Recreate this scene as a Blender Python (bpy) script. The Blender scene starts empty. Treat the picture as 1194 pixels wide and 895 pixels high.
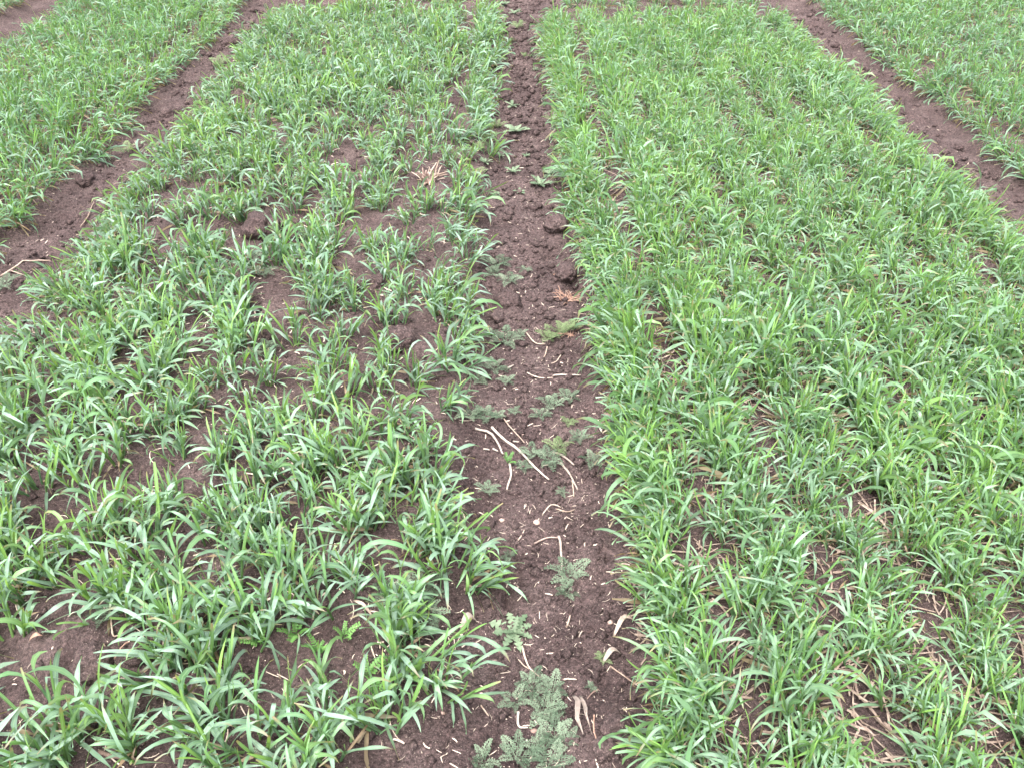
import bpy, math, random
import numpy as np
from mathutils import Matrix, Vector, Euler

# ------------------------------------------------------------------ camera
SC = bpy.context.scene
COL = SC.collection
IW, IH = 1194.0, 895.0            # pixel frame used for measuring
F_PX = 1000.0                     # focal length in those pixels
CAM_H = 1.60
PITCH = math.atan((IH / 2 + 295.0) / F_PX)     # horizon lies 295 px above the frame
YAW = math.atan(7.0 * math.cos(PITCH) / F_PX)  # turned a touch to the right of the rows

cam_data = bpy.data.cameras.new('camera')
cam_data.sensor_width = 36.0
cam_data.lens = 36.0 * F_PX / IW
cam_data.clip_start = 0.05
cam_data.clip_end = 2000.0
cam = bpy.data.objects.new('camera', cam_data)
cam.location = (0, 0, CAM_H)
cam.rotation_euler = (math.pi / 2 - PITCH, 0, -YAW)
COL.objects.link(cam)
SC.camera = cam

# ------------------------------------------------------------------ overcast sky
world = bpy.data.worlds.new('World')
SC.world = world
world.use_nodes = True
wn = world.node_tree
wn.nodes.clear()
SUN_EL, SUN_ROT = 68.0, 205.0
sky = wn.nodes.new('ShaderNodeTexSky')
sky.sky_type = 'NISHITA'
sky.sun_disc = False
sky.sun_elevation = math.radians(SUN_EL)
sky.sun_rotation = math.radians(SUN_ROT)
sky.air_density = 1.0
sky.dust_density = 6.0
sky.ozone_density = 1.0
hs = wn.nodes.new('ShaderNodeHueSaturation')
hs.inputs['Saturation'].default_value = 0.30      # cloud cover takes the blue out of the sky
bg = wn.nodes.new('ShaderNodeBackground')
bg.inputs['Strength'].default_value = 0.15
wo = wn.nodes.new('ShaderNodeOutputWorld')
wn.links.new(sky.outputs[0], hs.inputs['Color'])
wn.links.new(hs.outputs[0], bg.inputs['Color'])
wn.links.new(bg.outputs[0], wo.inputs['Surface'])

sun_d = bpy.data.lights.new('sun', 'SUN')
sun_d.energy = 1.4
sun_d.angle = math.radians(40)
sun_d.color = (1.0, 0.97, 0.93)
sun = bpy.data.objects.new('sun', sun_d)
_el, _ro = math.radians(SUN_EL), math.radians(SUN_ROT)
_d = Vector((math.sin(_ro) * math.cos(_el), math.cos(_ro) * math.cos(_el), math.sin(_el)))
sun.rotation_euler = (-_d).to_track_quat('-Z', 'Y').to_euler()
sun.location = (0, 0, 20)
COL.objects.link(sun)

SC.view_settings.view_transform = 'Standard'
SC.view_settings.look = 'None'
SC.view_settings.gamma = 1.0
SC.view_settings.use_curve_mapping = False
SC.view_settings.exposure = 1.95
SC.cycles.adaptive_threshold = 0.02
SC.cycles.max_bounces = 5
SC.cycles.diffuse_bounces = 3
SC.cycles.glossy_bounces = 2
SC.cycles.transmission_bounces = 3

# ------------------------------------------------------------------ helpers
rng = np.random.default_rng(7)
random.seed(7)
SP, CP = math.sin(PITCH), math.cos(PITCH)

def ray(px, py):
    u, v = (px - IW / 2) / F_PX, (py - IH / 2) / F_PX
    x, y, z = u, CP - v * SP, -SP - v * CP
    c, s = math.cos(-YAW), math.sin(-YAW)
    return x * c - y * s, x * s + y * c, z

def P(px, py, z=0.0):
    """ground point seen at a pixel"""
    x, y, dz = ray(px, py)
    t = (z - CAM_H) / dz
    return x * t, y * t

def project(x, y, z):
    c, s = math.cos(YAW), math.sin(YAW)
    xr, yr = x * c - y * s, x * s + y * c
    dz = z - CAM_H
    zc = yr * CP - dz * SP
    return IW / 2 + F_PX * xr / zc, IH / 2 + F_PX * (-dz * CP - yr * SP) / zc, zc

_tab = np.random.default_rng(11).random((256, 256)).astype(np.float64)
def vnoise(x, y):
    xi, yi = np.floor(x).astype(np.int64), np.floor(y).astype(np.int64)
    fx, fy = x - xi, y - yi
    fx, fy = fx * fx * (3 - 2 * fx), fy * fy * (3 - 2 * fy)
    a, b = _tab[xi & 255, yi & 255], _tab[(xi + 1) & 255, yi & 255]
    c, d = _tab[xi & 255, (yi + 1) & 255], _tab[(xi + 1) & 255, (yi + 1) & 255]
    return (a * (1 - fx) + b * fx) * (1 - fy) + (c * (1 - fx) + d * fx) * fy - 0.5

def fbm(x, y, s, octs, gain=0.5, ox=0.0):
    v, a, f = 0.0, 1.0, 1.0 / s
    for k in range(octs):
        v = v + a * vnoise(x * f + 17.3 * k + ox, y * f + 9.1 * k + ox)
        a *= gain
        f *= 2.03
    return v

def smooth(e0, e1, x):
    t = np.clip((x - e0) / (e1 - e0), 0, 1)
    return t * t * (3 - 2 * t)

# bumps and hollows read off the photograph: pixel x, pixel y, radius (m), height (m)
LUMPS = [(60, 742, .085, .045), (105, 752, .075, .05), (22, 800, .09, .04), (25, 775, .07, -.035), (85, 800, .05, -.03),
         (165, 757, .04, .025), (318, 276, .10, .05), (300, 262, .06, .04), (350, 250, .07, -.02), (640, 287, .030, -.06),
         (645, 262, .06, .04), (580, 219, .03, -.05), (660, 318, .05, .03), (668, 325, .03, -.04),
         (592, 352, .05, .03), (575, 366, .03, -.03), (430, 345, .06, .03), (440, 352, .04, -.04), (330, 770, .06, -.03),
         (465, 398, .06, .02), (590, 688, .03, -.02), (602, 676, .05, .018), (625, 690, .04, .015), (718, 850, .06, .025),
         (700, 868, .05, .02), (726, 832, .04, .018), (200, 118, .08, .03), (52, 293, .035, -.05), (100, 205, .07, .04),
         (180, 112, .08, -.04), (265, 45, .10, .04), (655, 452, .03, -.025), (690, 470, .05, .02), (240, 512, .06, .025),
         (350, 515, .05, .03), (430, 690, .05, .02), (445, 872, .05, -.02), (360, 780, .05, .025), (1170, 650, .07, .03),
         (668, 575, .03, -.02), (540, 815, .04, .008), (640, 640, .04, .008), (1010, 640, .05, .03)]
LUMPS_W = [(*P(a, b), r, h) for a, b, r, h in LUMPS]
# drying cracks in the furrow: pixel polylines
CRACKS = [[(566, 634), (575, 642), (584, 645)], [(604, 655), (606, 664), (609, 671)], [(612, 685), (620, 689), (631, 686)],
          [(588, 683), (592, 678), (590, 692), (594, 698)], [(676, 722), (690, 724), (704, 729)], [(560, 795), (570, 800), (577, 796)],
          [(650, 600), (660, 606), (668, 604)], [(538, 770), (545, 778), (552, 779)], [(700, 640), (709, 646), (716, 643)],
          [(515, 850), (522, 857), (519, 866)], [(633, 450), (641, 455), (652, 452)], [(205, 575), (232, 578), (250, 572)],
          [(150, 670), (165, 676), (180, 672)], [(20, 790), (45, 800), (55, 812)]]

def furrow(x, c, hw):
    return 1 - smooth(hw * 0.55, hw, np.abs(x - c))

def gh(x, y):
    """height of the soil at world x, y"""
    x, y = np.asarray(x, float), np.asarray(y, float)
    near = 1 - smooth(9, 14, np.abs(x) + np.abs(y - 4))
    h = 0.022 * fbm(x, y, 0.42, 3) + near * (0.022 * fbm(x, y, 0.11, 3, ox=3.7) + 0.013 * fbm(x, y, 0.03, 3, ox=8.1))
    cl = np.clip(fbm(x, y, 0.07, 2, ox=21.0), 0, None)
    h = h + near * 0.048 * cl * np.clip(0.4 + 1.5 * fbm(x, y, 0.6, 2, ox=5.0), 0, 1)
    f = furrow(x, 0.09 + 0.02 * np.sin(y * 2.1), 0.27) + furrow(x, 2.15, 0.28) + furrow(x, -1.83, 0.3) + furrow(x, -3.45, 0.35)
    h = h - 0.028 * f * near
    for lx, ly, r, hh in LUMPS_W:
        d2 = ((x - lx) ** 2 + ((y - ly) * 1.0) ** 2) / (r * r)
        h = h + hh * np.exp(-d2 * 1.3) * (1 + 0.9 * fbm(x, y, 0.05, 2, ox=2.0))
    for line in CRACKS:
        pts = [P(*p) for p in line]
        for (ax, ay), (bx, by) in zip(pts[:-1], pts[1:]):
            vx, vy = bx - ax, by - ay
            wob = 0.006 * vnoise(x * 90, y * 90)
            t = np.clip(((x - ax) * vx + (y - ay) * vy) / (vx * vx + vy * vy), 0, 1)
            d = np.hypot(x - ax - t * vx + wob, y - ay - t * vy + wob)
            h = h - 0.022 * np.exp(-(d / 0.0055) ** 2)
    return h

def G(px, py):
    x, y = P(px, py)
    z = float(gh(x, y))
    x, y = P(px, py, z)
    return Vector((x, y, float(gh(x, y))))

def mesh_np(name, v, faces, mat, smooth_shade=True, attr=None):
    """faces: list of index arrays (n, k), each of one polygon size"""
    me = bpy.data.meshes.new(name)
    v = np.asarray(v, np.float32)
    me.vertices.add(len(v))
    me.vertices.foreach_set('co', v.ravel())
    idx = np.concatenate([f.ravel() for f in faces]).astype(np.int32)
    sizes = np.concatenate([np.full(len(f), f.shape[1], np.int32) for f in faces])
    starts = np.concatenate([[0], np.cumsum(sizes)[:-1]]).astype(np.int32)
    me.loops.add(len(idx))
    me.loops.foreach_set('vertex_index', idx)
    me.polygons.add(len(sizes))
    me.polygons.foreach_set('loop_start', starts)
    me.polygons.foreach_set('loop_total', sizes)
    if smooth_shade:
        me.polygons.foreach_set('use_smooth', np.ones(len(sizes), bool))
    me.update(calc_edges=True)
    if attr is not None:
        at = me.color_attributes.new('leafdata', 'FLOAT_COLOR', 'POINT')
        attr = np.asarray(attr, np.float32)
        at.data.foreach_set('color', np.ascontiguousarray(attr[:, :4]).ravel())
        rb = me.attributes.new('rib', 'FLOAT', 'POINT')
        rb.data.foreach_set('value', np.ascontiguousarray(attr[:, 4]))
    me.materials.append(mat)
    return me

def add(name, me, parent=None, label=None, cat=None, group=None, kind=None, matrix=None):
    o = bpy.data.objects.new(name, me)
    COL.objects.link(o)
    if parent is not None:
        o.parent = parent
    if matrix is not None:
        o.matrix_basis = matrix
    if label: o['label'] = label
    if cat: o['category'] = cat
    if group: o['group'] = group
    if kind: o['kind'] = kind
    return o

# ------------------------------------------------------------------ materials
def new_mat(name):
    m = bpy.data.materials.new(name)
    m.use_nodes = True
    nt = m.node_tree
    nt.nodes.clear()
    out = nt.nodes.new('ShaderNodeOutputMaterial')
    return m, nt, out

def N(nt, typ, **kw):
    n = nt.nodes.new(typ)
    for k, v in kw.items():
        if k in n.inputs:
            n.inputs[k].default_value = v
        else:
            setattr(n, k, v)
    return n

def ramp(nt, stops, interp='LINEAR'):
    r = nt.nodes.new('ShaderNodeValToRGB')
    r.color_ramp.interpolation = interp
    el = r.color_ramp.elements
    while len(el) < len(stops):
        el.new(0.5)
    for e, (p, c) in zip(el, stops):
        e.position = p
        e.color = (*c, 1.0)
    return r

def math_n(nt, op, a, b=None, c=None):
    n = nt.nodes.new('ShaderNodeMath')
    n.operation = op
    for k, s in enumerate((a, b, c)):
        if s is None:
            continue
        if isinstance(s, (int, float)):
            n.inputs[k].default_value = s
        else:
            nt.links.new(s, n.inputs[k])
    return n.outputs[0]

def mix_c(nt, fac, a, b, blend='MIX'):
    n = nt.nodes.new('ShaderNodeMix')
    n.data_type = 'RGBA'
    n.blend_type = blend
    for sock, s in ((n.inputs[0], fac), (n.inputs[6], a), (n.inputs[7], b)):
        if isinstance(s, (int, float)):
            sock.default_value = s
        elif isinstance(s, tuple):
            sock.default_value = (*s, 1.0)
        else:
            nt.links.new(s, sock)
    return n.outputs[2]

def soil_material():
    m, nt, out = new_mat('soil')
    L = nt.links.new
    geo = N(nt, 'ShaderNodeNewGeometry')
    pos = geo.outputs['Position']
    n1 = N(nt, 'ShaderNodeTexNoise', **{'Scale': 6.0, 'Detail': 6.0, 'Roughness': 0.62}); L(pos, n1.inputs['Vector'])
    n2 = N(nt, 'ShaderNodeTexNoise', **{'Scale': 110.0, 'Detail': 6.0, 'Roughness': 0.7}); L(pos, n2.inputs['Vector'])
    n3 = N(nt, 'ShaderNodeTexNoise', **{'Scale': 420.0, 'Detail': 3.0, 'Roughness': 0.7}); L(pos, n3.inputs['Vector'])
    r1 = ramp(nt, [(0.30, (0.064, 0.042, 0.042)), (0.52, (0.107, 0.074, 0.073)), (0.72, (0.162, 0.118, 0.115))])
    L(n1.outputs[0], r1.inputs[0])
    r2 = ramp(nt, [(0.34, (0.42, 0.41, 0.41)), (0.5, (1.0, 1.0, 1.0)), (0.66, (1.65, 1.60, 1.57))])
    L(n2.outputs[0], r2.inputs[0])
    c = mix_c(nt, 1.0, r1.outputs[0], r2.outputs[0], 'MULTIPLY')
    r3 = ramp(nt, [(0.36, (0.5, 0.5, 0.5)), (0.64, (1.55, 1.52, 1.5))])
    L(n3.outputs[0], r3.inputs[0])
    c = mix_c(nt, 0.8, c, r3.outputs[0], 'MULTIPLY')
    # pale chaff and sand specks
    vo = N(nt, 'ShaderNodeTexVoronoi', **{'Scale': 230.0, 'Randomness': 1.0}); L(pos, vo.inputs['Vector'])
    sp = math_n(nt, 'LESS_THAN', vo.outputs['Distance'], 0.30)
    sepc = N(nt, 'ShaderNodeSeparateColor'); L(vo.outputs['Color'], sepc.inputs[0])
    sel = math_n(nt, 'GREATER_THAN', sepc.outputs[0], 0.80)
    f = math_n(nt, 'MULTIPLY', sp, sel)
    f = math_n(nt, 'MULTIPLY', f, 0.75)
    c = mix_c(nt, f, c, (0.32, 0.25, 0.22))
    b = N(nt, 'ShaderNodeBsdfPrincipled', **{'Roughness': 0.93})
    b.inputs['Specular IOR Level'].default_value = 0.25
    L(c, b.inputs['Base Color'])
    n4 = N(nt, 'ShaderNodeTexNoise', **{'Scale': 26.0, 'Detail': 5.0, 'Roughness': 0.7}); L(pos, n4.inputs['Vector'])
    hsum = math_n(nt, 'ADD', math_n(nt, 'MULTIPLY', n2.outputs[0], 1.0), math_n(nt, 'MULTIPLY', n3.outputs[0], 0.35))
    hsum = math_n(nt, 'ADD', hsum, math_n(nt, 'MULTIPLY', n4.outputs[0], 1.8))
    bp = N(nt, 'ShaderNodeBump', **{'Strength': 1.0, 'Distance': 0.020})
    L(hsum, bp.inputs['Height'])
    L(bp.outputs[0], b.inputs['Normal'])
    L(b.outputs[0], out.inputs['Surface'])
    return m

def leaf_material(name, young, mid, old, bloom, bloom_amt, dry=(0.34, 0.235, 0.15), trans=0.36):
    """leafdata: r random, g along the blade, b age, a dryness (0 green, 1 dead)"""
    m, nt, out = new_mat(name)
    L = nt.links.new
    at = N(nt, 'ShaderNodeAttribute', attribute_name='leafdata')
    sep = N(nt, 'ShaderNodeSeparateColor'); L(at.outputs['Color'], sep.inputs[0])
    rnd, along, age, dead = sep.outputs[0], sep.outputs[1], sep.outputs[2], at.outputs['Alpha']
    oi = N(nt, 'ShaderNodeObjectInfo')
    rnd = math_n(nt, 'FRACT', math_n(nt, 'ADD', rnd, oi.outputs['Random']))
    geo = N(nt, 'ShaderNodeNewGeometry')
    nz = N(nt, 'ShaderNodeTexNoise', **{'Scale': 2.2, 'Detail': 2.0}); L(geo.outputs['Position'], nz.inputs['Vector'])
    nf = N(nt, 'ShaderNodeTexNoise', **{'Scale': 55.0, 'Detail': 3.0}); L(geo.outputs['Position'], nf.inputs['Vector'])
    r = ramp(nt, [(0.0, young), (0.45, mid), (1.0, old)])
    fac = math_n(nt, 'ADD', age, math_n(nt, 'MULTIPLY', math_n(nt, 'SUBTRACT', rnd, 0.5), 0.55))
    fac = math_n(nt, 'ADD', fac, math_n(nt, 'MULTIPLY', math_n(nt, 'SUBTRACT', nz.outputs[0], 0.5), 0.9))
    L(fac, r.inputs[0])
    # waxy bloom, patchy along the blade
    bl = math_n(nt, 'MULTIPLY', math_n(nt, 'MULTIPLY', age, nf.outputs[0]), bloom_amt * 2.0)
    bl = math_n(nt, 'MINIMUM', bl, 0.85)
    c = mix_c(nt, bl, r.outputs[0], bloom)
    val = math_n(nt, 'ADD', 0.72, math_n(nt, 'MULTIPLY', math_n(nt, 'FRACT', math_n(nt, 'MULTIPLY', rnd, 7.31)), 0.56))
    vm = N(nt, 'ShaderNodeVectorMath', operation='SCALE'); L(c, vm.inputs[0]); L(val, vm.inputs['Scale'])
    c = vm.outputs[0]
    # pale midrib and fine lengthwise veins
    ra = N(nt, 'ShaderNodeAttribute', attribute_name='rib')
    mr = N(nt, 'ShaderNodeMapRange'); mr.interpolation_type = 'SMOOTHSTEP'
    mr.inputs['From Min'].default_value = 0.06; mr.inputs['From Max'].default_value = 0.26
    mr.inputs['To Min'].default_value = 0.45; mr.inputs['To Max'].default_value = 0.0
    L(ra.outputs['Fac'], mr.inputs['Value'])
    c = mix_c(nt, mr.outputs[0], c, (0.26, 0.40, 0.20))
    vein = math_n(nt, 'ADD', 0.97, math_n(nt, 'MULTIPLY', math_n(nt, 'SINE', math_n(nt, 'MULTIPLY', ra.outputs['Fac'], 24.0)), 0.10))
    vv = N(nt, 'ShaderNodeVectorMath', operation='SCALE'); L(c, vv.inputs[0]); L(vein, vv.inputs['Scale'])
    c = vv.outputs[0]
    # scorched tips on some blades, and wholly dead blades
    tipr = math_n(nt, 'GREATER_THAN', math_n(nt, 'FRACT', math_n(nt, 'MULTIPLY', rnd, 3.77)), 0.60)
    tip = N(nt, 'ShaderNodeMapRange'); tip.interpolation_type = 'SMOOTHSTEP'
    tip.inputs['From Min'].default_value = 0.74; tip.inputs['From Max'].default_value = 0.98
    L(along, tip.inputs['Value'])
    tipf = math_n(nt, 'MULTIPLY', math_n(nt, 'MULTIPLY', tip.outputs[0], tipr), 0.8)
    dfac = math_n(nt, 'MAXIMUM', tipf, dead)
    dryc = mix_c(nt, nf.outputs[0], dry, tuple(x * 0.5 for x in dry))
    c = mix_c(nt, dfac, c, dryc)
    b = N(nt, 'ShaderNodeBsdfPrincipled', **{'Roughness': 0.5})
    b.inputs['Specular IOR Level'].default_value = 0.5
    L(c, b.inputs['Base Color'])
    tr = N(nt, 'ShaderNodeBsdfTranslucent')
    tc = mix_c(nt, 1.0, c, (1.55, 1.45, 0.75), 'MULTIPLY')
    L(tc, tr.inputs['Color'])
    mx = N(nt, 'ShaderNodeMixShader', **{'Fac': trans})
    L(b.outputs[0], mx.inputs[1]); L(tr.outputs[0], mx.inputs[2])
    L(mx.outputs[0], out.inputs['Surface'])
    return m

def simple_mat(name, c1, c2, rough=0.75, scale=60.0, bump=0.3, trans=0.0):
    m, nt, out = new_mat(name)
    L = nt.links.new
    geo = N(nt, 'ShaderNodeNewGeometry')
    oi = N(nt, 'ShaderNodeObjectInfo')
    nz = N(nt, 'ShaderNodeTexNoise', **{'Scale': scale, 'Detail': 5.0, 'Roughness': 0.65}); L(geo.outputs['Position'], nz.inputs['Vector'])
    f = math_n(nt, 'ADD', nz.outputs[0], math_n(nt, 'MULTIPLY', math_n(nt, 'SUBTRACT', oi.outputs['Random'], 0.5), 0.5))
    r = ramp(nt, [(0.25, c1), (0.75, c2)]); L(f, r.inputs[0])
    b = N(nt, 'ShaderNodeBsdfPrincipled', **{'Roughness': rough})
    b.inputs['Specular IOR Level'].default_value = 0.3
    L(r.outputs[0], b.inputs['Base Color'])
    bp = N(nt, 'ShaderNodeBump', **{'Strength': bump, 'Distance': 0.003}); L(nz.outputs[0], bp.inputs['Height']); L(bp.outputs[0], b.inputs['Normal'])
    if trans > 0:
        tr = N(nt, 'ShaderNodeBsdfTranslucent'); L(r.outputs[0], tr.inputs['Color'])
        mx = N(nt, 'ShaderNodeMixShader', **{'Fac': trans})
        L(b.outputs[0], mx.inputs[1]); L(tr.outputs[0], mx.inputs[2]); L(mx.outputs[0], out.inputs['Surface'])
    else:
        L(b.outputs[0], out.inputs['Surface'])
    return m

M_SOIL = soil_material()
M_BROAD = leaf_material('broad_blade', (0.180, 0.330, 0.062), (0.108, 0.238, 0.092), (0.104, 0.208, 0.126), (0.27, 0.375, 0.32), 0.72)
M_NARROW = leaf_material('narrow_blade', (0.180, 0.340, 0.068), (0.116, 0.258, 0.092), (0.110, 0.222, 0.116), (0.27, 0.375, 0.305), 0.64)
M_FAR = leaf_material('far_blade', (0.170, 0.335, 0.068), (0.106, 0.248, 0.090), (0.102, 0.214, 0.120), (0.26, 0.37, 0.305), 0.62)
M_STRAW = simple_mat('straw', (0.22, 0.155, 0.12), (0.44, 0.35, 0.29), 0.6, 80)
M_STRAW_RED = simple_mat('russet_straw', (0.16, 0.085, 0.062), (0.36, 0.23, 0.175), 0.65, 80)
M_STICK = simple_mat('weathered_stick', (0.13, 0.085, 0.07), (0.30, 0.22, 0.19), 0.8, 90)
M_BONE = simple_mat('bleached_straw', (0.23, 0.18, 0.155), (0.42, 0.365, 0.32), 0.6, 70)
M_DRYLEAF = simple_mat('dry_leaf', (0.13, 0.095, 0.08), (0.32, 0.265, 0.23), 0.7, 50, 0.4, 0.15)
M_LITTER = simple_mat('litter', (0.15, 0.105, 0.085), (0.50, 0.41, 0.34), 0.75, 45, 0.3)
M_STONE = simple_mat('pink_stone', (0.20, 0.13, 0.11), (0.42, 0.30, 0.26), 0.7, 60)
M_FEATHER = simple_mat('feathery_leaf', (0.055, 0.088, 0.053), (0.185, 0.24, 0.165), 0.7, 120, 0.2, 0.2)
M_FEATHER_Y = simple_mat('feathery_leaf_yellow', (0.095, 0.145, 0.058), (0.19, 0.245, 0.125), 0.7, 120, 0.2, 0.25)
M_ROSETTE = simple_mat('rosette_leaf', (0.085, 0.13, 0.075), (0.18, 0.235, 0.15), 0.6, 110, 0.4, 0.2)
M_HERB = simple_mat('herb_leaf', (0.075, 0.19, 0.045), (0.14, 0.28, 0.08), 0.55, 90, 0.3, 0.3)

# ------------------------------------------------------------------ ground
def axis(parts):
    out = []
    for a, b, n in parts:
        out += list(np.linspace(a, b, n, endpoint=False))
    return out
far_pos = list(np.geomspace(4.6, 400, 34))
xs = [-v for v in far_pos[::-1]] + axis([(-4.58, -2.3, 95), (-2.3, -0.28, 150), (-0.28, 0.42, 125), (0.42, 2.5, 120), (2.5, 4.55, 80)]) + far_pos
ys = [-v for v in np.geomspace(400, 0.3, 26)] + list(np.geomspace(0.32, 1.2, 34, endpoint=False)) + list(np.geomspace(1.2, 8.6, 310)) + list(np.geomspace(8.72, 500, 40))
xs, ys = np.array(xs), np.array(ys)
gx, gy = np.meshgrid(xs, ys)
gz = gh(gx, gy)
nx, ny = len(xs), len(ys)
ii = (np.arange(ny - 1)[:, None] * nx + np.arange(nx - 1)[None, :]).ravel()
gf = np.stack([ii, ii + 1, ii + nx + 1, ii + nx], 1)
gme = mesh_np('ground', np.stack([gx.ravel(), gy.ravel(), gz.ravel()], 1), [gf], M_SOIL)
add('ground', gme, label='dark purplish brown tilled soil with bare furrows between the plots', kind='structure')

# ------------------------------------------------------------------ leaf blade bank
RATIO = 0.09
def blade(seg, across, a0, bend, kink=None, twist=0.0, fold=0.22, blunt=False, wave=0.0, power=1.4, r=0.5, age=0.5, dead=0.0, sway=0.0):
    """a blade of length 1 rising from the origin and arching over towards +X"""
    ts = np.linspace(0, 1, seg + 1)
    n = 40
    s = (np.arange(n) + 0.5) / n
    ang = a0 + bend * s ** power
    if kink is not None:
        ang = ang + kink[1] * smooth(kink[0] - 0.04, kink[0] + 0.04, s)
    cx = np.concatenate([[0], np.cumsum(np.sin(ang)) / n]); cz = np.concatenate([[0], np.cumsum(np.cos(ang)) / n])
    tt = np.linspace(0, 1, n + 1)
    X, Z = np.interp(ts, tt, cx), np.interp(ts, tt, cz)
    A = np.interp(ts, s, ang)
    Y = sway * ts ** 2
    w = np.minimum(1.0, 0.6 + 1.6 * ts) * (1 - np.clip((ts - 0.55) / 0.45, 0, 1) ** 2.3)
    w[-1] = max(w[-1], 0.06)
    if blunt:
        w = np.minimum(1.0, 0.6 + 1.6 * ts) * (1 - 0.25 * np.clip((ts - 0.5) / 0.5, 0, 1))
        w[-1] *= 0.65
    w = w * RATIO * 0.5
    tw = twist * ts ** 1.2
    v, at, f = [], [], []
    cols = [-1, 0, 1] if across == 2 else [-1, 1]
    for i, t in enumerate(ts):
        nxv, nzv = -math.cos(A[i]), math.sin(A[i])       # upper-side normal in the XZ plane
        for c in cols:
            off = c * w[i]
            lift = abs(c) * w[i] * fold * (1.2 - t) + wave * RATIO * math.sin(9 * t + c) * abs(c) * 0.3
            ay, an = off * math.cos(tw[i]) - lift * math.sin(tw[i]), off * math.sin(tw[i]) + lift * math.cos(tw[i])
            v.append((X[i] + nxv * an, Y[i] + ay, Z[i] + nzv * an))
            at.append((r, t, age, dead, abs(c)))
    k = len(cols)
    for i in range(seg):
        for j in range(k - 1):
            a = i * k + j
            f.append((a, a + 1, a + k + 1, a + k))
    return np.array(v, np.float64), np.array(f, np.int64), np.array(at, np.float64)

BANK = []        # (kind, {lod: (v, f, attr)})
def bank(kind, **kw):
    BANK.append((kind, {0: blade(8, 2, **kw), 1: blade(6, 1, **kw), 2: blade(4, 1, **kw)}))
D = math.radians
br = random.Random(3)
for i in range(8):     # young upright blades
    bank('up', a0=D(br.uniform(-4, 10)), bend=D(br.uniform(5, 40)), twist=br.uniform(-.7, .7), fold=0.35, blunt=(i % 2 == 0), r=br.random(), age=br.uniform(0.0, 0.2), power=2, sway=br.uniform(-.05, .05))
for i in range(14):    # arching blades
    bank('arch', a0=D(br.uniform(4, 20)), bend=D(br.uniform(85, 165)), twist=br.uniform(-2.8, 2.8), fold=0.25, wave=br.uniform(0, .8), r=br.random(), age=br.uniform(0.25, 0.75), power=br.uniform(1.4, 3.0), sway=br.uniform(-.15, .15))
for i in range(8):     # blades folded over at a kink
    bank('kink', a0=D(br.uniform(2, 18)), bend=D(br.uniform(15, 40)), kink=(br.uniform(.4, .65), D(br.uniform(65, 115))), twist=br.uniform(-1, 1), fold=0.2, wave=.5, r=br.random(), age=br.uniform(0.4, 0.9), sway=br.uniform(-.15, .15))
for i in range(7):     # long drooping outer blades
    bank('droop', a0=D(br.uniform(22, 42)), bend=D(br.uniform(65, 110)), twist=br.uniform(-1.8, 1.8), fold=0.2, wave=br.uniform(.2, 1.0), r=br.random(), age=br.uniform(0.55, 1.0), power=br.uniform(1.1, 2.2), sway=br.uniform(-.2, .2))
for i in range(4):     # dead lower blades
    bank('dead', a0=D(br.uniform(55, 75)), bend=D(br.uniform(20, 45)), twist=br.uniform(-3, 3), fold=0.5, wave=1.2, r=br.random(), age=1.0, dead=br.uniform(.75, 1), sway=br.uniform(-.35, .35), power=.8)
KIDX = {}
for i, (k, _) in enumerate(BANK):
    KIDX.setdefault(k, []).append(i)

def tube(pts, radii, sides=6, cap=True):
    pts = [Vector(p) for p in pts]
    v, f4, f3 = [], [], []
    up0 = Vector((0.13, 0.21, 1)).normalized()
    for i, p in enumerate(pts):
        t = (pts[min(i + 1, len(pts) - 1)] - pts[max(i - 1, 0)]).normalized()
        up = up0 if abs(t.dot(up0)) < 0.9 else Vector((1, 0, 0))
        a = t.cross(up).normalized(); b = t.cross(a)
        for k in range(sides):
            th = 2 * math.pi * k / sides
            v.append(p + (a * math.cos(th) + b * math.sin(th)) * radii[i])
    for i in range(len(pts) - 1):
        for k in range(sides):
            f4.append((i * sides + k, i * sides + (k + 1) % sides, (i + 1) * sides + (k + 1) % sides, (i + 1) * sides + k))
    if cap:
        for i, o in ((0, 0), (len(pts) - 1, (len(pts) - 1) * sides)):
            c = len(v); v.append(pts[i])
            for k in range(sides):
                f3.append((o + k, o + (k + 1) % sides, c))
    fl = [np.array(f4)] + ([np.array(f3)] if f3 else [])
    return np.array([tuple(p) for p in v]), fl

# one unit stem: radius 1 at the base, height 1
_sv, _sf = tube([(0, 0, -.15), (0, 0, .5), (0, 0, 1)], [1.0, .95, .7], 5, False)
_tv, _tf = tube([(0, 0, -.15), (0, 0, 1)], [1.0, .75], 3, False)
THIN_ATTR = np.tile(np.array([[.3, .3, .25, 0.0, 1.0]]), (len(_tv), 1))
STEM_ATTR = np.tile(np.array([[.3, .3, .25, 0.0, 1.0]]), (len(_sv), 1))

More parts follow.
